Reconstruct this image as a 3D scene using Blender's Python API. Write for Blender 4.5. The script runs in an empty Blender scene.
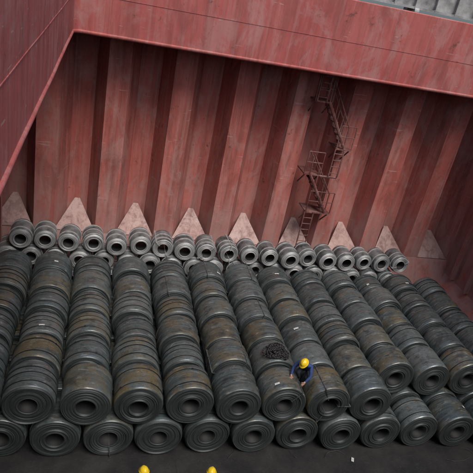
import bpy, bmesh, math, random
from mathutils import Vector, Matrix, noise
random.seed(11)
S=bpy.context.scene
COL=S.collection
# ------------------------------------------------------------------ helpers
def link(o): COL.objects.link(o); return o
def mesh_obj(name,bm,mats,smooth=False,parent=None,loc=(0,0,0)):
    me=bpy.data.meshes.new(name); bm.to_mesh(me); bm.free()
    for m in (mats if isinstance(mats,(list,tuple)) else [mats]): me.materials.append(m)
    if smooth:
        for p in me.polygons: p.use_smooth=True
    o=link(bpy.data.objects.new(name,me)); o.location=loc
    if parent: o.parent=parent
    return o
def empty(name,loc=(0,0,0)):
    e=link(bpy.data.objects.new(name,None)); e.location=loc; e.empty_display_size=.3; return e
def box(bm,a,b,mi=0,M=None):
    vs=[]
    for x in (a[0],b[0]):
        for y in (a[1],b[1]):
            for z in (a[2],b[2]):
                v=Vector((x,y,z)); 
                if M: v=M@v
                vs.append(bm.verts.new(v))
    for f in ((0,1,3,2),(4,6,7,5),(0,4,5,1),(2,3,7,6),(0,2,6,4),(1,5,7,3)):
        fc=bm.faces.new([vs[i] for i in f]); fc.material_index=mi
def rod(bm,p,q,r,n=8,mi=0,r2=None):
    p=Vector(p);q=Vector(q);d=(q-p).normalized()
    a=d.orthogonal().normalized();b=d.cross(a); r2=r if r2 is None else r2
    A=[bm.verts.new(p+(a*math.cos(t)+b*math.sin(t))*r) for t in [2*math.pi*i/n for i in range(n)]]
    B=[bm.verts.new(q+(a*math.cos(t)+b*math.sin(t))*r2) for t in [2*math.pi*i/n for i in range(n)]]
    for i in range(n):
        f=bm.faces.new((A[i],A[(i+1)%n],B[(i+1)%n],B[i])); f.material_index=mi
    f=bm.faces.new(A[::-1]);f.material_index=mi
    f=bm.faces.new(B);f.material_index=mi
# ------------------------------------------------------------------ node helper
class NT:
    def __init__(s,name,rough=.6,metal=0,spec=.5):
        s.m=bpy.data.materials.new(name); s.m.use_nodes=True
        s.t=s.m.node_tree; s.n=s.t.nodes; s.l=s.t.links
        s.b=s.n['Principled BSDF']; s.b.inputs['Roughness'].default_value=rough
        s.b.inputs['Metallic'].default_value=metal; s.b.inputs['Specular IOR Level'].default_value=spec
        s.tc=s.n.new('ShaderNodeTexCoord'); s.geo=s.n.new('ShaderNodeNewGeometry')
        s.oi=s.n.new('ShaderNodeObjectInfo')
    def setin(s,sock,v):
        if isinstance(v,bpy.types.NodeSocket): s.l.new(v,sock)
        else: sock.default_value=v
    def map(s,vec,scale=(1,1,1),loc=(0,0,0)):
        n=s.n.new('ShaderNodeMapping'); s.l.new(vec,n.inputs[0]); n.inputs['Scale'].default_value=scale
        s.setin(n.inputs['Location'],loc); return n.outputs[0]
    def noise(s,vec,scale,detail=5,rough=.6,dist=0):
        n=s.n.new('ShaderNodeTexNoise'); s.l.new(vec,n.inputs['Vector']); n.inputs['Scale'].default_value=scale
        n.inputs['Detail'].default_value=min(detail,5);n.inputs['Roughness'].default_value=rough;n.inputs['Distortion'].default_value=dist
        return n.outputs['Fac']
    def ramp(s,f,stops):
        n=s.n.new('ShaderNodeValToRGB'); s.l.new(f,n.inputs[0]); e=n.color_ramp.elements
        while len(e)<len(stops): e.new(.5)
        for i,(p,c) in enumerate(stops):
            e[i].position=p; e[i].color=(c,c,c,1) if not isinstance(c,tuple) else (*c,1)
        return n.outputs[0]
    def mix(s,f,a,b,mode='MIX'):
        n=s.n.new('ShaderNodeMix'); n.data_type='RGBA'; n.blend_type=mode
        s.setin(n.inputs[0],f)
        for i,v in ((6,a),(7,b)):
            s.setin(n.inputs[i],(*v,1) if isinstance(v,tuple) and len(v)==3 else v)
        return n.outputs[2]
    def math(s,op,a,b=0):
        n=s.n.new('ShaderNodeMath'); n.operation=op; s.setin(n.inputs[0],a); s.setin(n.inputs[1],b); return n.outputs[0]
    def sep(s,v):
        n=s.n.new('ShaderNodeSeparateXYZ'); s.l.new(v,n.inputs[0]); return n.outputs
    def comb(s,x,y,z):
        n=s.n.new('ShaderNodeCombineXYZ')
        for i,v in enumerate((x,y,z)): s.setin(n.inputs[i],v)
        return n.outputs[0]
    def bump(s,h,strength=.3,dist=.02):
        n=s.n.new('ShaderNodeBump'); s.l.new(h,n.inputs['Height']); n.inputs['Strength'].default_value=strength
        n.inputs['Distance'].default_value=dist; s.l.new(n.outputs[0],s.b.inputs['Normal'])
    def color(s,c): s.setin(s.b.inputs['Base Color'],c if isinstance(c,bpy.types.NodeSocket) else (*c,1))
    def rough(s,c): s.setin(s.b.inputs['Roughness'],c)

def red_paint(name,base,dark,light,dusty=True,streak=1.0,sc=1.0,grey=(.36,.23,.21),gm=1.0):
    k=NT(name,.62,0,.35); P=k.geo.outputs['Position']
    big=k.noise(P,.35*sc,4,.6); st=k.noise(k.map(P,(2.2,2.2,.14)),1.6,5,.65,.4)
    fine=k.noise(P,9,4,.7)
    c=k.mix(k.ramp(big,[(.35,0),(.65,1)]),base,light)
    c=k.mix(k.math('MULTIPLY',k.ramp(st,[(.47,0),(.66,1)]),.7*streak),c,dark)
    st2=k.noise(k.map(P,(5,5,.22),(7,3,1)),1.3,5,.7,.2)
    c=k.mix(k.math('MULTIPLY',k.ramp(st2,[(.50,0),(.70,1)]),.5*streak*gm),c,grey)
    bl=k.noise(k.map(P,(1,1,.6),(3,9,2)),.9,5,.7,.8)
    c=k.mix(k.math('MULTIPLY',k.ramp(bl,[(.50,0),(.60,1)]),.36*gm),c,grey)
    bd=k.noise(k.map(P,(1.2,1.2,.35),(13,4,6)),1.1,5,.7,.5)
    c=k.mix(k.math('MULTIPLY',k.ramp(bd,[(.53,0),(.62,1)]),.45),c,dark)
    c=k.mix(k.math('MULTIPLY',k.ramp(fine,[(.5,0),(.8,1)]),.3),c,dark)
    rust=k.noise(P,2.2,5,.75)
    c=k.mix(k.ramp(rust,[(.62,0),(.69,.75)]),c,(.10,.04,.028))
    scr=k.noise(k.map(P,(1,1,8),(1,2,3)),1.6,3,.5)
    c=k.mix(k.ramp(scr,[(.69,0),(.72,.35)]),c,(.5,.36,.33))
    if dusty:
        z=k.sep(P)[2]; g=k.n.new('ShaderNodeMapRange'); k.l.new(z,g.inputs[0])
        g.inputs[1].default_value=2.4;g.inputs[2].default_value=5.2;g.inputs[3].default_value=.8;g.inputs[4].default_value=0
        c=k.mix(k.math('MULTIPLY',g.outputs[0],k.ramp(k.noise(k.map(P,(1.5,1.5,.5)),1.5,5,.7),[(.36,.1),(.6,1)])),c,(.31,.205,.19))
    k.color(c); k.rough(k.ramp(fine,[(.3,.5),(.8,.8)]))
    k.bump(k.math('ADD',k.noise(P,1.1,3,.5),k.math('MULTIPLY',fine,.15)),.35,.05)
    return k.m
M_WALL=red_paint('hold_red_primer',(.35,.09,.074),(.16,.052,.043),(.40,.122,.10),True,1.0)
M_COAM=red_paint('coaming_red_paint',(.31,.068,.061),(.17,.05,.044),(.35,.095,.085),False,.75,1,(.34,.22,.21),.9)
M_STOOL=red_paint('dusty_shedder_paint',(.29,.165,.148),(.15,.07,.06),(.38,.28,.26),False,1.2)
M_LAD=red_paint('ladder_red_brown',(.10,.032,.027),(.05,.02,.018),(.13,.045,.04),False,.7)

def mat_floor():
    k=NT('dirty_tank_top_steel',.8,0,.3);P=k.geo.outputs['Position']
    a=k.noise(P,.8,5,.7);b=k.noise(P,14,5,.7)
    c=k.mix(k.ramp(a,[(.4,0),(.65,1)]),(.010,.010,.011),(.026,.025,.024))
    c=k.mix(k.ramp(b,[(.60,0),(.68,.6)]),c,(.06,.056,.052))
    k.color(c);k.bump(b,.6,.04);return k.m
M_FLOOR=mat_floor()
def mat_coil():
    k=NT('coil_mill_scale_steel',.42,.35,.9);P=k.tc.outputs['Object']
    r=k.oi.outputs['Random'];off=k.math('MULTIPLY',r,57.0)
    V=k.n.new('ShaderNodeVectorMath');V.operation='ADD';k.l.new(P,V.inputs[0]);k.l.new(k.comb(off,off,off),V.inputs[1]);V=V.outputs[0]
    big=k.noise(V,1.5,4,.6);band=k.noise(k.map(V,(.25,9,.25)),1.6,4,.6);fine=k.noise(V,22,4,.75)
    base=k.ramp(r,[(0,(.030,.048,.054)),(.15,(.080,.104,.110)),(.3,(.042,.058,.062)),(.45,(.115,.138,.14)),(.6,(.05,.068,.072)),(.75,(.095,.118,.122)),(.9,(.034,.05,.056)),(1,(.075,.098,.105))])
    c=k.mix(k.ramp(band,[(.4,0),(.60,.5)]),base,(.15,.18,.185))
    r2=k.math('FRACT',k.math('MULTIPLY',r,13.7))
    c=k.mix(k.math('MULTIPLY',k.ramp(big,[(.42,0),(.58,1)]),k.ramp(r2,[(.4,.12),(.95,.85)])),c,(.145,.115,.058))
    rs=k.noise(k.map(V,(1,1,1),(9,1,5)),3.2,5,.75,.5)
    c=k.mix(k.ramp(rs,[(.58,0),(.68,.65)]),c,(.14,.072,.038))
    c=k.mix(k.ramp(fine,[(.50,0),(.74,.65)]),c,(.025,.029,.03))
    d=k.noise(k.map(V,(1,3.5,1)),2.6,5,.75,.6)
    c=k.mix(k.ramp(d,[(.56,0),(.68,.6)]),c,(.32,.345,.34))
    d2=k.noise(k.map(V,(1,1.5,1),(4,4,4)),1.8,5,.7,.4)
    c=k.mix(k.ramp(d2,[(.52,0),(.64,.65)]),c,(.024,.030,.033))
    k.color(c);k.rough(k.ramp(k.noise(V,5,4,.6),[(.3,.22),(.7,.5)]))
    k.bump(k.math('ADD',k.math('MULTIPLY',band,.6),k.math('MULTIPLY',big,.8)),.5,.025);return k.m
M_COIL=mat_coil()
def mat_face(name,lo,hi,metal):
    k=NT(name,.5,metal,.5);P=k.tc.outputs['Object'];x,y,z=k.sep(P)
    rad=k.math('SQRT',k.math('ADD',k.math('MULTIPLY',x,x),k.math('MULTIPLY',z,z)))
    off=k.math('MULTIPLY',k.oi.outputs['Random'],31.0)
    w=k.noise(k.comb(k.math('ADD',k.math('MULTIPLY',rad,60.0),off),off,0),1.0,4,.8)
    n=k.noise(P,5,5,.7)
    c=k.mix(k.ramp(w,[(.35,0),(.68,1)]),lo,hi)
    c=k.mix(k.ramp(n,[(.48,0),(.7,.5)]),c,tuple(a*1.1 for a in lo))
    k.color(c);k.bump(w,.7,.012);return k.m
M_FACE=mat_face('coil_edge_wraps',(.013,.016,.017),(.066,.078,.081),.3)  # dark wound edges, kept near black to paint shade into the gaps between coils
M_FACE2=mat_face('bright_coil_edge_wraps',(.16,.165,.165),(.52,.53,.53),.4)
def mat_plain(name,c,rough=.5,metal=0,var=.25,sc=8):
    k=NT(name,rough,metal);n=k.noise(k.tc.outputs['Object'],sc,5,.65)
    d=tuple(x*(1-var*1.6) for x in c);k.color(k.mix(k.ramp(n,[(.35,0),(.7,1)]),c,d));k.bump(n,.2,.01);return k.m
M_STRAP=mat_plain('steel_strap_dull',(.16,.175,.18),.35,.5,.5)
M_STRAPD=mat_plain('steel_strap_blued',(.03,.034,.036),.4,.5)
M_STRAP2=mat_plain('steel_strap_bright',(.62,.63,.63),.35,.5)
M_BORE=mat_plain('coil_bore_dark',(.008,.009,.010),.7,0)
M_LABEL=mat_plain('paper_label',(.55,.55,.53),.7,0,.3,20)
M_GALV=mat_plain('small_coil_grey_steel',(.24,.26,.265),.34,.4,.55,3)
M_GREY=mat_plain('grey_deck_paint',(.33,.33,.33),.6,0,.45,2)
M_DECK=mat_plain('deck_red_paint',(.22,.06,.05),.7,0,.3,1)
M_SEA=mat_plain('sea_water',(.03,.07,.09),.12,0,.3,.05)
M_TARP=mat_plain('black_rope',(.012,.012,.013),.6,0,.4,12)
M_BLUE=mat_plain('blue_coverall_cloth',(.022,.05,.17),.85,0,.3,10)
M_NAVY=mat_plain('dark_trouser_cloth',(.02,.025,.045),.9,0,.3,10)
M_SKIN=mat_plain('skin',(.36,.2,.14),.55,0,.1)
M_HELM=mat_plain('yellow_helmet_plastic',(.72,.50,.02),.3,0,.06,3)
M_BOOT=mat_plain('boot_leather',(.015,.013,.012),.6)
M_DARK=mat_plain('eye_dark',(.01,.008,.008),.3)

# ------------------------------------------------------------------ coils
P=1.43; Wd=1.22; R0=.70
def coil_mesh(name,R,ri,L,seed,mats,straps,eyes,nseg=72,w=.010):
    rnd=random.Random(seed); bm=bmesh.new()
    prof=[]; n=15
    dish=rnd.uniform(-.02,.05)
    def face(sgn):
        pts=[]
        for i in range(n+1):
            f=i/n; r=ri+(R-.045-ri)*f
            off=rnd.uniform(-.012,.012)+dish*(1-f)+(rnd.uniform(.01,.045) if rnd.random()<.12 else 0)
            pts.append((r,sgn*(L/2+off if 0<i<n else L/2)))
        return pts
    fr=face(-1); bk=face(1)[::-1]
    body=[(R-.022,-L/2+.014),(R-.004,-L/2+.05)]
    m=8
    for i in range(1,m):
        body.append((R+rnd.uniform(-.007,.006),-L/2+.05+(L-.1)*i/m))
    body+=[(R-.004,L/2-.05),(R-.022,L/2-.014)]
    prof=[(r,y,1) for r,y in fr]+[(r,y,0) for r,y in body]+[(r,y,1) for r,y in bk]
    rings=[]
    ph=rnd.uniform(0,6.28);ov=rnd.uniform(.004,.011);t3=rnd.uniform(0,6)
    for (r,y,mi) in prof:
        ring=[]
        for j in range(nseg):
            t=2*math.pi*j/nseg
            rr=r*(1+(ov*math.sin(2*t+ph)+.0025*math.sin(3*t+t3))*(r/R))
            if mi==0: rr-= .014*((t-ph)%6.2832)/6.2832
            ring.append(bm.verts.new((rr*math.cos(t),y,rr*math.sin(t))))
        rings.append(ring)
    K=len(rings)
    for a in range(K):
        b=(a+1)%K
        ma=prof[a][2];mb=prof[b][2]
        mi=0 if (ma==0 and mb==0) else 1
        if b==0: mi=2
        for j in range(nseg):
            f=bm.faces.new((rings[a][j],rings[a][(j+1)%nseg],rings[b][(j+1)%nseg],rings[b][j])); f.material_index=mi
            f.smooth=(mi==0) or (mi==2)
    for y in straps:
        y+=rnd.uniform(-.05,.05); rs=R+.010
        tl=rnd.uniform(-.02,.02);tp=rnd.uniform(0,6)
        A=[];
        for (rr,yy) in ((R-.02,y-w),(rs,y-w),(rs,y+w),(R-.02,y+w)):
            A.append([bm.verts.new((rr*math.cos(2*math.pi*j/nseg),yy+tl*math.sin(2*math.pi*j/nseg+tp),rr*math.sin(2*math.pi*j/nseg))) for j in range(nseg)])
        for a in range(3):
            for j in range(nseg):
                f=bm.faces.new((A[a][j],A[a][(j+1)%nseg],A[a+1][(j+1)%nseg],A[a+1][j])); f.material_index=3
        t=rnd.uniform(0,6.28); Mx=Matrix.Rotation(-t,4,'Y')
        box(bm,(R,y-.02,-.025),(R+.022,y+.02,.025),3,Mx)
    for e in range(eyes):
        t=ph+e*2*math.pi/max(eyes,1)+rnd.uniform(-.2,.2); Mx=Matrix.Rotation(-t,4,'Y'); h=.012;o=.055
        box(bm,(R-.03,-L/2-o,-h),(R+.012,L/2+o,h),3,Mx)
        for s in (-1,1):
            a,b=sorted((s*(L/2+o),s*(L/2+.04)))
            box(bm,(ri-.004,a,-h),(R-.032,b,h),3,Mx)
        box(bm,(ri-.012,-L/2-.02,-h),(ri-.005,L/2+.02,h),3,Mx)
    bmesh.ops.recalc_face_normals(bm,faces=bm.faces)
    me=bpy.data.meshes.new(name);bm.to_mesh(me);bm.free()
    for mm in mats: me.materials.append(mm)
    return me
BIG=[];L=1.06
cfg=[((-.25,.25),0,.26),((-.3,.3),0,.25),((.0,),0,.27),((-.28,.05,.28),0,.25),((-.2,.15),3,.27),((),0,.26),((-.3,.3),0,.25),((-.22,.26),0,.26),((.05,),1,.26),((-.28,.0,.3),0,.24),((.18,),0,.26),((-.1,.3),0,.25)]
for i,(s,e,ri) in enumerate(cfg):
    BIG.append(coil_mesh('steel_coil_mesh',R0,ri,L*(1 if i%3 else .96),100+i,[M_COIL,M_FACE,M_BORE,M_STRAP if i%3 else M_STRAPD],s,e))
SM=[coil_mesh('small_steel_coil_mesh',.43,.21,.92,300+i,[M_GALV,M_FACE2,M_BORE,M_STRAP2],s,e,48,.018) for i,(s,e) in enumerate([((-.3,.3),0),((-.32,0,.32),0),((-.1,.3),0),((-.25,.05),2),((-.28,.3),0)])]
def add_label(par,R,L,rnd):
    bm=bmesh.new()
    w=rnd.uniform(.05,.09);h=rnd.uniform(.03,.05);t0=rnd.uniform(.9,2.2)+par.rotation_euler[1]
    y0=rnd.uniform(-.3,.3);vs=[]
    for i in range(5):
        t=t0+(i/4-.5)*2*w/R
        vs.append([bm.verts.new(((R+.014)*math.cos(t),y,(R+.014)*math.sin(t))) for y in (y0-h,y0+h)])
    for i in range(4): bm.faces.new((vs[i][0],vs[i][1],vs[i+1][1],vs[i+1][0]))
    mesh_obj('label',bm,M_LABEL,parent=par)
rnd=random.Random(5)
def put(me,name,x,y,z,R,s=1,lab=.09,yaw=.035):
    o=link(bpy.data.objects.new(name,me)); o.location=(x,y,z)
    o.rotation_euler=(rnd.uniform(-.012,.012),rnd.uniform(0,6.28),rnd.uniform(-yaw,yaw)); o.scale=(s,rnd.uniform(.90,1.05),s)
    if rnd.random()<lab: add_label(o,R,L,rnd)
    return o
for i in range(-2,12):           # lower tier
    for j in range(6):
        s=rnd.uniform(.965,1.0)
        put(rnd.choice(BIG),'steel_coil',(i+.5)*P,(j+.5)*Wd+rnd.uniform(-.03,.03),.70*s+.005,R0,s,0.09,.02)
for i in range(-1,12):           # upper tier
    cx=rnd.uniform(-.02,.02)
    for j in range(6):
        if i>=8 and j==0: continue
        s=rnd.uniform(.975,1.005) if (i+j)%2 else rnd.uniform(.925,.975)
        if rnd.random()<.3: s=rnd.uniform(.93,1.0)
        if j==0: s=rnd.uniform(.97,1.0)
        put(rnd.choice(BIG),'steel_coil',i*P+cx+rnd.uniform(-.04,.04),(j+.5)*Wd+rnd.uniform(-.03,.03),1.905-(1-s)*.85+rnd.uniform(-.01,.01),R0,s)
for t in range(4):
    z=.44+t*.755; n=20
    for i in range(n):
        x=-1.75+i*.885+(t%2)*.442
        if x>14.7: continue
        put(rnd.choice(SM),'small_steel_coil',x+rnd.uniform(-.03,.03),8.15+rnd.uniform(-.14,.12),z+(rnd.uniform(-.05,.02) if t==3 else 0),.43,rnd.uniform(.90,1.0),0,.07)

# ------------------------------------------------------------------ hold structure
XL,XR,YN,YF=-2.3,18.2,-15.0,9.5
bm=bmesh.new(); box(bm,(XL,YN,-.3),(XR,YF+1,0)); mesh_obj('hold_floor',bm,M_FLOOR)
root=empty('corrugated_bulkhead')
prof=[];D=1.0;pitch=2.4;bw=.40;wb=.40
xs=[.57+pitch*k for k in range(-2,9)]
prof=[(XL-1,YF)]
bays=[]
for c in xs:
    if c-bw-wb<XL-1 or c+bw+wb>XR+1: continue
    prof+=[(c-bw-wb,YF),(c-bw,YF+D),(c+bw,YF+D),(c+bw+wb,YF)]; bays.append(c)
prof.append((XR+1,YF))
def dens(pr,step=.21):
    out=[]
    for p,q in zip(pr,pr[1:]):
        l=math.dist(p,q);n=max(1,round(l/step))
        for k in range(n): out.append((p[0]+(q[0]-p[0])*k/n,p[1]+(q[1]-p[1])*k/n,k==0))
    out.append((*pr[-1],True));return out
dp=dens(prof);NZ=44
bm=bmesh.new();T=[]
for a in range(NZ+1):
    z=10.6*a/NZ;row=[]
    for (x,y,e) in dp:
        d=.03*noise.noise(Vector((x*.7,y*.9,z*.55)))+(0 if e else .022*noise.noise(Vector((x*1.9,3,z*1.3))))
        row.append(bm.verts.new((x,y+d,z)))
    T.append(row)
for a in range(NZ):
    for i in range(len(dp)-1): bm.faces.new((T[a][i],T[a][i+1],T[a+1][i+1],T[a+1][i]))
mesh_obj('plating',bm,M_WALL,parent=root)
bm=bmesh.new()  # shedder plates in the recesses
for c in bays:
    z0,z1=2.3,3.35
    a=bm.verts.new((c-bw-wb,YF-.003,z0));b=bm.verts.new((c+bw+wb,YF-.003,z0));d=bm.verts.new((c+.10,YF+D-.03,z1));e=bm.verts.new((c-.10,YF+D-.03,z1))
    bm.faces.new((a,b,d,e))
    f=bm.verts.new((c-bw-.0,YF+D-.03,z0));g=bm.verts.new((c+bw,YF+D-.03,z0))
    bm.faces.new((a,e,f));bm.faces.new((b,g,d))
mesh_obj('shedder_plates',bm,M_STOOL,parent=root)
bm=bmesh.new();v=[bm.verts.new(p) for p in ((XL,YF-.9,0),(XR,YF-.9,0),(XR,YF-.05,2.3),(XL,YF-.05,2.3))];bm.faces.new(v)
mesh_obj('lower_stool',bm,M_WALL,parent=root)

def side2(name,X,hop):
    r=empty(name);s=1 if X>5 else -1
    bm=bmesh.new()
    pts=[(X-s*hop,0.0),(X,hop*1.4),(X,10.55)]
    for i in range(2):
        p,q=pts[i],pts[i+1]
        bm.faces.new([bm.verts.new(c) for c in ((p[0],YN,p[1]),(p[0],YF,p[1]),(q[0],YF,q[1]),(q[0],YN,q[1]))])
    mesh_obj('plating',bm,M_WALL,parent=r)
    bm=bmesh.new();y=YN+.6
    while y<YF-.3:
        x0,x1=sorted((X-s*.004,X-s*.25));box(bm,(x0,y,hop*1.4+.1),(x1,y+.02,10.5))
        x0,x1=sorted((X-s*.253,X-s*.275));box(bm,(x0,y-.07,hop*1.4+.12),(x1,y+.09,10.48));y+=1.2
    mesh_obj('frames',bm,M_WALL,parent=r)
side2('hold_side_wall',XL,.3);side2('hold_side_wall',XR,1.2)
bm=bmesh.new();box(bm,(XL,YN-.02,0),(XR,YN,10.6));mesh_obj('aft_bulkhead',bm,M_WALL)

CX0,CX1,CY0,CY1=.18,17.2,-13.4,8.0; ZB,ZT,ZD=10.3,12.8,11.35
root=empty('hatch_coaming')
def ring(x0,x1,y0,y1,r,n=6):
    out=[]
    for (cx,cy,a0) in ((x1-r,y1-r,0),(x0+r,y1-r,90),(x0+r,y0+r,180),(x1-r,y0+r,270)):
        for i in range(n+1):
            a=math.radians(a0+90*i/n);out.append((cx+r*math.cos(a),cy+r*math.sin(a)))
    return out
def rdens(pr,step=.4):
    out=[]
    for p,q in zip(pr,pr[1:]+pr[:1]):
        n=max(1,round(math.dist(p,q)/step))
        for k in range(n): out.append((p[0]+(q[0]-p[0])*k/n,p[1]+(q[1]-p[1])*k/n))
    return out
def loft(bm,loops,dent=0):
    V=[];base=rdens(ring(CX0,CX1,CY0,CY1,.35));n=len(base)
    for (o,z) in loops:
        row=[]
        for i,(x,y) in enumerate(base):
            p=base[i-1];q=base[(i+1)%n];t=Vector((q[0]-p[0],q[1]-p[1]))
            if t.length>0:t.normalize()
            nx,ny=t.y,-t.x
            oo=o+dent*noise.noise(Vector((x*.5,y*.5,z*.6)))
            row.append(bm.verts.new((x+nx*oo,y+ny*oo,z+(.5*dent*noise.noise(Vector((x*.8,y*.8,7)))))))
        V.append(row)
    for a in range(len(V)-1):
        for i in range(n): bm.faces.new((V[a][i],V[a][(i+1)%n],V[a+1][(i+1)%n],V[a+1][i]))
DT=.010
bm=bmesh.new()
loft(bm,[(0,ZB),(0,10.9),(0,11.5),(0,12.1),(0,ZT),(.02,ZT+.03),(.26,ZT+.03),(.26,ZT),(.06,ZT-.01),(.06,ZB),(0,ZB)],DT)
mesh_obj('coaming_plate',bm,M_COAM,parent=root)
bm=bmesh.new()
loft(bm,[(.07,ZB-.05),(.0,ZB-.065),(-.04,ZB-.03),(-.05,ZB+.02),(-.035,ZB+.05),(.02,ZB+.06)],DT)
for f in bm.faces:f.smooth=True
mesh_obj('edge_half_round',bm,M_COAM,parent=root)
bm=bmesh.new()
loft(bm,[(.02,ZD+.1),(-.012,ZD+.1),(-.012,ZD+.115),(.02,ZD+.115)],DT)
mesh_obj('rubbing_bar',bm,M_COAM,parent=root)
bm=bmesh.new()
x=CX0+1
while x<CX1-.5:
    for yy,s in ((CY1,1),(CY0,-1)):
        v=[bm.verts.new((x,yy+s*a,z)) for a,z in ((.065,ZD),(.5,ZD),(.24,ZT-.01),(.065,ZT-.01))];bm.faces.new(v)
    x+=1.1
mesh_obj('stay_brackets',bm,M_COAM,parent=root)
bm=bmesh.new()
Y1=CY1+.07
box(bm,(XL,Y1+.02,ZB-.0),(XR,YF+2.0,ZB+.03))
x=XL+.9
while x<XR:
    v=[bm.verts.new((x,a,z)) for a,z in ((Y1+.05,ZB-.01),(YF-.02,ZB-.01),(YF-.02,ZB-.9))];bm.faces.new(v);x+=2.4
mesh_obj('underdeck_end_beam',bm,M_WALL,parent=root)
bm=bmesh.new()
Z=ZD
box(bm,(XL-12,Y1,Z-.03),(XR+12,YF+14,Z));box(bm,(XL-12,YN-20,Z-.03),(XR+12,CY0-.07,Z))
box(bm,(XL-12,CY0-.069,Z-.03),(CX0-.07,CY1+.069,Z));box(bm,(CX1+.07,CY0-.069,Z-.03),(XR+12,CY1+.069,Z))
mesh_obj('main_deck',bm,M_DECK)
bm=bmesh.new()
box(bm,(XL-.02,YN,ZB),(CX0-.09,CY1+.05,ZB+.02));box(bm,(CX1+.09,YN,ZB),(XR+.02,CY1+.05,ZB+.02));box(bm,(CX0-.085,YN,ZB),(CX1+.085,CY0-.09,ZB+.02))
mesh_obj('topside_tank_underside',bm,M_WALL)
root=empty('hatch_cover',(0,0,0));bm=bmesh.new()
y0=CY1+1.0
box(bm,(1.5,y0,ZT+.15),(XR-1,y0+.05,ZT+1.75));box(bm,(1.5,y0,ZT+1.76),(XR-1,y0+2.4,ZT+1.82));box(bm,(1.5,y0-.12,ZT+.12),(XR-1,y0+.2,ZT+.2))
mesh_obj('panel',bm,M_GREY,parent=root)
bm=bmesh.new();x=1.9
while x<XR-1.2:
    box(bm,(x,y0-.16,ZT+.21),(x+.03,y0-.003,ZT+1.755));x+=.85
mesh_obj('stiffeners',bm,M_GREY,parent=root)
bm=bmesh.new()
for x in (2.2,7,12,16.3): box(bm,(x,y0+.2,ZD),(x+.25,y0+.5,ZT+.115));rod(bm,(x+.12,y0-.05,ZT+.05),(x+.3,y0-.05,ZT+.05),.14,16)
mesh_obj('support_posts',bm,M_GREY,parent=root)
bm=bmesh.new();bmesh.ops.create_grid(bm,x_segments=1,y_segments=1,size=6000);mesh_obj('sea',bm,M_SEA,loc=(0,0,-4))
# ------------------------------------------------------------------ access ladder
root=empty('access_ladder');bm=bmesh.new();yl=YF-.62
def stair(x0,z0,x1,z1):
    for yy in (yl,yl+.52):
        rod(bm,(x0,yy,z0),(x1,yy,z1),.06,6)
        rod(bm,(x0,yy,z0+.85),(x1,yy,z1+.85),.028,6)
        for k in range(4):
            f=k/3;rod(bm,(x0+(x1-x0)*f,yy,z0+(z1-z0)*f),(x0+(x1-x0)*f,yy,z0+(z1-z0)*f+.85),.024,6)
    n=int(abs(z1-z0)/.25)
    for k in range(1,n):
        f=k/n;x=x0+(x1-x0)*f;z=z0+(z1-z0)*f;box(bm,(x-.1,yl,z-.012),(x+.1,yl+.52,z+.012))
def plat(x0,x1,z):
    box(bm,(x0,yl-.02,z-.05),(x1,YF+.3,z))
    for x in (x0,x1): rod(bm,(x,yl,z),(x,yl,z+.95),.024,6)
    for h in (.5,.95): rod(bm,(x0,yl,z+h),(x1,yl,z+h),.022,6)
    for x in (x0+.05,x1-.05): rod(bm,(x,yl+.05,z-.05),(x,YF+.02,z-.6),.03,6)
def vlad(x,z0,z1):
    for s in (-.2,.2): rod(bm,(x+s,yl-.05,z0),(x+s,yl-.05,z1),.03,6)
    z=z0+.15
    while z<z1: rod(bm,(x-.2,yl-.05,z),(x+.2,yl-.05,z),.018,6);z+=.28
plat(9.2,9.9,9.1);vlad(9.45,9.1,10.3)
stair(9.8,9.1,10.9,7.35);plat(10.6,11.25,7.3)
vlad(10.75,6.1,7.3);plat(9.5,10.2,6.1)
rod(bm,(10.2,yl,6.05),(10.95,yl,6.05),.05,6)
stair(9.75,6.1,10.85,4.45);plat(10.0,11.1,4.4);vlad(10.15,2.3,4.4)
mesh_obj('stairs_and_platforms',bm,M_LAD,parent=root)

# heap of tangled black lashing rope lying on the coils beside the worker
r4=random.Random(21);bm=bmesh.new()
for k in range(9):
    p=Vector((r4.uniform(6.95,7.45),r4.uniform(1.3,1.9),0));a=r4.uniform(0,6.28);cur=r4.uniform(.2,.6)*r4.choice((-1,1));prev=None
    for s in range(26):
        zc=max(1.905+math.sqrt(max(.71**2-(p.x-c)**2,0)) for c in (5*P,6*P))
        q=Vector((p.x,p.y,max(zc,2.25)+.03+.07*abs(noise.noise(Vector((p.x*6,p.y*6,k))))+.008*k))
        if prev is not None: rod(bm,prev,q,.022,6)
        prev=q;a+=cur+r4.uniform(-.3,.3)
        p+=Vector((math.cos(a),math.sin(a),0))*.085
        p.x+=(7.2-p.x)*.05;p.y+=(1.6-p.y)*.05
mesh_obj('black_lashing_rope',bm,M_TARP,True)
def ribbon(bm,pts,w):
    V=[(bm.verts.new(p),bm.verts.new(p+Vector((0,w*.3,w)))) for p in pts]
    for a,b in zip(V,V[1:]): bm.faces.new((a[0],b[0],b[1],a[1]))
bm=bmesh.new();r3=random.Random(8)
for k in range(12):
    x=r3.uniform(3,15);y=r3.uniform(-1.2,-.1);a=r3.uniform(0,6.28);p=Vector((x,y,.02));pts=[]
    cur=r3.uniform(-.5,.5)
    for s in range(14):
        pts.append(p.copy()+Vector((0,0,.03*abs(math.sin(s*.6+k)))));p+=Vector((math.cos(a),math.sin(a),0))*.07;a+=cur*.3+r3.uniform(-.1,.1)
    ribbon(bm,pts,.02)
mesh_obj('cut_steel_strapping',bm,M_STRAP)
bm=bmesh.new()
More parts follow.
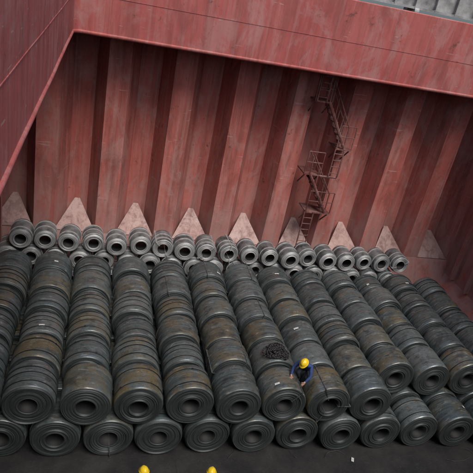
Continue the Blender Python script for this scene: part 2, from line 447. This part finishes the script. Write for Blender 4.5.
for (x,y,w_,h_) in ((9.75,-.42,.17,.08),):
    Mx=Matrix.Translation((x,y,.012))@Matrix.Rotation(r3.uniform(0,3),4,'Z')
    n=5;V=[[bm.verts.new(Mx@Vector((i*w_/4,j*h_/4,.012+.02*r3.random()))) for j in range(n)] for i in range(n)]
    for i in range(n-1):
        for j in range(n-1): bm.faces.new((V[i][j],V[i+1][j],V[i+1][j+1],V[i][j+1]))
mesh_obj('scrap_paper',bm,M_LABEL)

# ------------------------------------------------------------------ workers
def skin_mesh(verts,edges,radii,rootidx,sub=2):
    me=bpy.data.meshes.new('sk');me.from_pydata([tuple(v) for v in verts],edges,[]);o=link(bpy.data.objects.new('sk',me))
    md=o.modifiers.new('s','SKIN');md.use_smooth_shade=True
    for i,r in enumerate(radii):
        rr=r if isinstance(r,tuple) else (r,r);me.skin_vertices[0].data[i].radius=rr
        me.skin_vertices[0].data[i].use_root=(i==rootidx)
    m2=o.modifiers.new('u','SUBSURF');m2.levels=sub;m2.render_levels=sub
    dg=bpy.context.evaluated_depsgraph_get();dg.update();out=bpy.data.meshes.new_from_object(o.evaluated_get(dg))
    bpy.data.objects.remove(o);return out
def worker(loc,yaw,J,look=(0,1,0)):
    root=empty('worker',loc);root.rotation_euler=(0,0,yaw)
    names=['pelvis','spine','chest','neck','headb','shL','elL','wrL','palmL','shR','elR','wrR','palmR','hipL','knL','anL','toeL','hipR','knR','anR','toeR']
    rad=dict(pelvis=(.15,.12),spine=(.145,.115),chest=(.17,.125),neck=.06,headb=.065,sh=.075,el=.05,wr=.033,palm=(.04,.02),hip=.10,kn=.07,an=.05,toe=.045)
    idx={n:i for i,n in enumerate(names)};vs=[Vector(J[n]) for n in names]
    rr=[rad.get(n) or rad[n[:-1]] for n in names]
    E=[('pelvis','spine'),('spine','chest'),('chest','neck'),('neck','headb'),('chest','shL'),('shL','elL'),('elL','wrL'),('wrL','palmL'),('chest','shR'),('shR','elR'),('elR','wrR'),('wrR','palmR'),('pelvis','hipL'),('hipL','knL'),('knL','anL'),('anL','toeL'),('pelvis','hipR'),('hipR','knR'),('knR','anR'),('anR','toeR')]
    me=skin_mesh(vs,[(idx[a],idx[b]) for a,b in E],rr,0)
    for m in (M_BLUE,M_NAVY,M_SKIN,M_BOOT):me.materials.append(m)
    def segd(p,a,b):
        d=b-a;t=max(0,min(1,(p-a).dot(d)/max(d.length_squared,1e-9)));return (p-a-d*t).length
    for f in me.polygons:
        best=min(E,key=lambda e:segd(f.center,Vector(J[e[0]]),Vector(J[e[1]])));s=best[1]
        f.material_index=0
        if s[:2] in('kn','an') or s[:3]=='hip':f.material_index=1
        if s[:3]=='toe':f.material_index=3
        if s[:4]=='palm' or s=='headb':f.material_index=2
        f.use_smooth=True
    o=link(bpy.data.objects.new('body',me));o.parent=root
    for sd in 'LR':
        w=Vector(J['wr'+sd]);p=Vector(J['palm'+sd]);d=(p-w).normalized();side=d.cross(Vector((0,.3,1))).normalized();up=side.cross(d)
        for k,(o_,ln) in enumerate(((-.03,.06),(-.01,.075),(.01,.07),(.03,.055))):
            b=p+side*o_-d*.015
            mm=skin_mesh([b,b+d*(.02+ln*.5)-up*.008,b+d*(.02+ln)-up*.03],[(0,1),(1,2)],[.010,.009,.007],0,1);mm.materials.append(M_SKIN)
            oo=link(bpy.data.objects.new('finger',mm));oo.parent=root
        s=-1 if sd=='L' else 1
        b=p-side*.02*s-d*.03
        mm=skin_mesh([b,b-side*.035*s+d*.02,b-side*.04*s+d*.05-up*.01],[(0,1),(1,2)],[.013,.011,.009],0,1);mm.materials.append(M_SKIN)
        oo=link(bpy.data.objects.new('thumb',mm));oo.parent=root
    hb=Vector(J['headb']);lk=Vector(look).normalized();up=Vector((0,0,1));sx=lk.cross(up).normalized();up=sx.cross(lk)
    MR=Matrix((sx,lk,up)).transposed().to_4x4();hc=hb+up*.085+lk*.02
    he=empty('head');he.parent=root;he.matrix_local=Matrix.Translation(hc)@MR
    bm=bmesh.new();bmesh.ops.create_uvsphere(bm,u_segments=24,v_segments=18,radius=1)
    for v in bm.verts:
        x,y,z=v.co;ww=1-.22*max(0,-z)
        v.co=Vector((x*.076*ww,y*.095*(1-.08*max(0,-z))+(.006 if z<-.3 and y>0 else 0),z*.118))
        nx=math.exp(-(v.co.x/.014)**2)*math.exp(-((v.co.z+.01)/.025)**2)
        if y>0:v.co.y+=.026*nx
        ex=math.exp(-((abs(v.co.x)-.03)/.014)**2)*math.exp(-((v.co.z-.012)/.012)**2)
        if y>0:v.co.y-=.008*ex
    mesh_obj('skull_and_face',bm,M_SKIN,True,he)
    bm=bmesh.new()
    for s in (-1,1):
        bmesh.ops.create_uvsphere(bm,u_segments=8,v_segments=6,radius=.009,matrix=Matrix.Translation((s*.03,.081,.012)))
    box(bm,(-.022,.084,-.055),(.022,.089,-.049));mesh_obj('eyes_and_mouth',bm,M_DARK,True,he)
    bm=bmesh.new()
    for s in (-1,1):
        bmesh.ops.create_uvsphere(bm,u_segments=10,v_segments=8,radius=1,matrix=Matrix.Translation((s*.077,-.005,0))@Matrix.Diagonal((.01,.02,.032,1)))
    mesh_obj('ears',bm,M_SKIN,True,he)
    bm=bmesh.new();n=28;V=[]
    for a in range(9):
        ph=math.pi/2*a/8;rr_=math.cos(ph);zz=math.sin(ph)
        V.append([bm.verts.new((rr_*.112*math.cos(2*math.pi*i/n),rr_*.135*math.sin(2*math.pi*i/n),.035+zz*.115+(.008 if abs(math.cos(2*math.pi*i/n))<.25 and a>1 else 0))) for i in range(n)])
    for a in range(8):
        for i in range(n):bm.faces.new((V[a][i],V[a][(i+1)%n],V[a+1][(i+1)%n],V[a+1][i]))
    B=[bm.verts.new(((.132)*math.cos(2*math.pi*i/n),(.155+.035*max(0,math.sin(2*math.pi*i/n)))*math.sin(2*math.pi*i/n),.028)) for i in range(n)]
    for i in range(n):bm.faces.new((V[0][i],B[i],B[(i+1)%n],V[0][(i+1)%n]))
    o=mesh_obj('helmet',bm,M_HELM,True,he);o.modifiers.new('s','SOLIDIFY').thickness=.004
    return root
stand=dict(pelvis=(0,0,.95),spine=(0,.01,1.12),chest=(0,.02,1.33),neck=(0,.02,1.47),headb=(0,.04,1.55),
 shL=(-.19,.01,1.4),elL=(-.26,.0,1.13),wrL=(-.25,.13,.93),palmL=(-.25,.18,.86),shR=(.19,.01,1.4),elR=(.27,-.02,1.13),wrR=(.27,.1,.9),palmR=(.27,.14,.83),
 hipL=(-.1,0,.9),knL=(-.12,.03,.5),anL=(-.13,0,.1),toeL=(-.15,.17,.05),hipR=(.1,0,.9),knR=(.13,.05,.5),anR=(.14,.02,.1),toeR=(.17,.18,.05))
worker((2.98,-1.9,0),.4,stand,(.2,1,-.2))
worker((4.62,-2.0,0),-.5,stand,(-.2,1,-.25))
crouch=dict(pelvis=(0,-.12,.52),spine=(0,.0,.68),chest=(0,.16,.84),neck=(0,.28,.93),headb=(0,.34,.98),
 shL=(-.19,.2,.86),elL=(-.28,.33,.63),wrL=(-.2,.5,.48),palmL=(-.17,.56,.44),shR=(.19,.2,.86),elR=(.3,.36,.68),wrR=(.25,.56,.55),palmR=(.22,.63,.52),
 hipL=(-.1,-.1,.5),knL=(-.17,.27,.46),anL=(-.12,.0,.12),toeL=(-.13,.16,.06),hipR=(.1,-.1,.5),knR=(.16,.25,.5),anR=(.11,-.02,.12),toeR=(.12,.15,.06))
worker((5.5*P+.04,.95,2.03),math.radians(140),crouch,(.1,.8,-.6))

# ------------------------------------------------------------------ light, world, camera
w=bpy.data.worlds.new('World');S.world=w;w.use_nodes=True;nt=w.node_tree
sky=nt.nodes.new('ShaderNodeTexSky');sky.sky_type='NISHITA';sky.sun_disc=False
el=math.radians(58);az=math.radians(165)
sky.sun_elevation=el;sky.sun_rotation=az;sky.dust_density=4
bg=nt.nodes['Background'];nt.links.new(sky.outputs[0],bg.inputs[0]);bg.inputs[1].default_value=.15
sd=Vector((math.sin(az)*math.cos(el),math.cos(az)*math.cos(el),math.sin(el)))
su=bpy.data.lights.new('sun','SUN');su.energy=2.8;su.angle=math.radians(30);su.color=(1,.97,.93)
so=link(bpy.data.objects.new('sun',su));so.rotation_euler=sd.to_track_quat('Z','Y').to_euler()
S.view_settings.view_transform='Standard';S.view_settings.look='None';S.view_settings.exposure=0
a,b,c=.2893,.45,.2089
F=Vector((math.sin(a)*math.cos(b),math.cos(a)*math.cos(b),-math.sin(b)))
R=F.cross(Vector((0,0,1))).normalized();U=R.cross(F)
R2=R*math.cos(c)+U*math.sin(c);U2=-R*math.sin(c)+U*math.cos(c)
cam=bpy.data.cameras.new('camera');cam.sensor_width=36;cam.lens=36*545.3/473;cam.clip_end=20000;cam.clip_start=.05
co=link(bpy.data.objects.new('camera',cam))
Mx=Matrix((R2,U2,-F)).transposed().to_4x4();Mx.translation=(1.2455,-11.1892,13.0484);co.matrix_world=Mx
S.camera=co
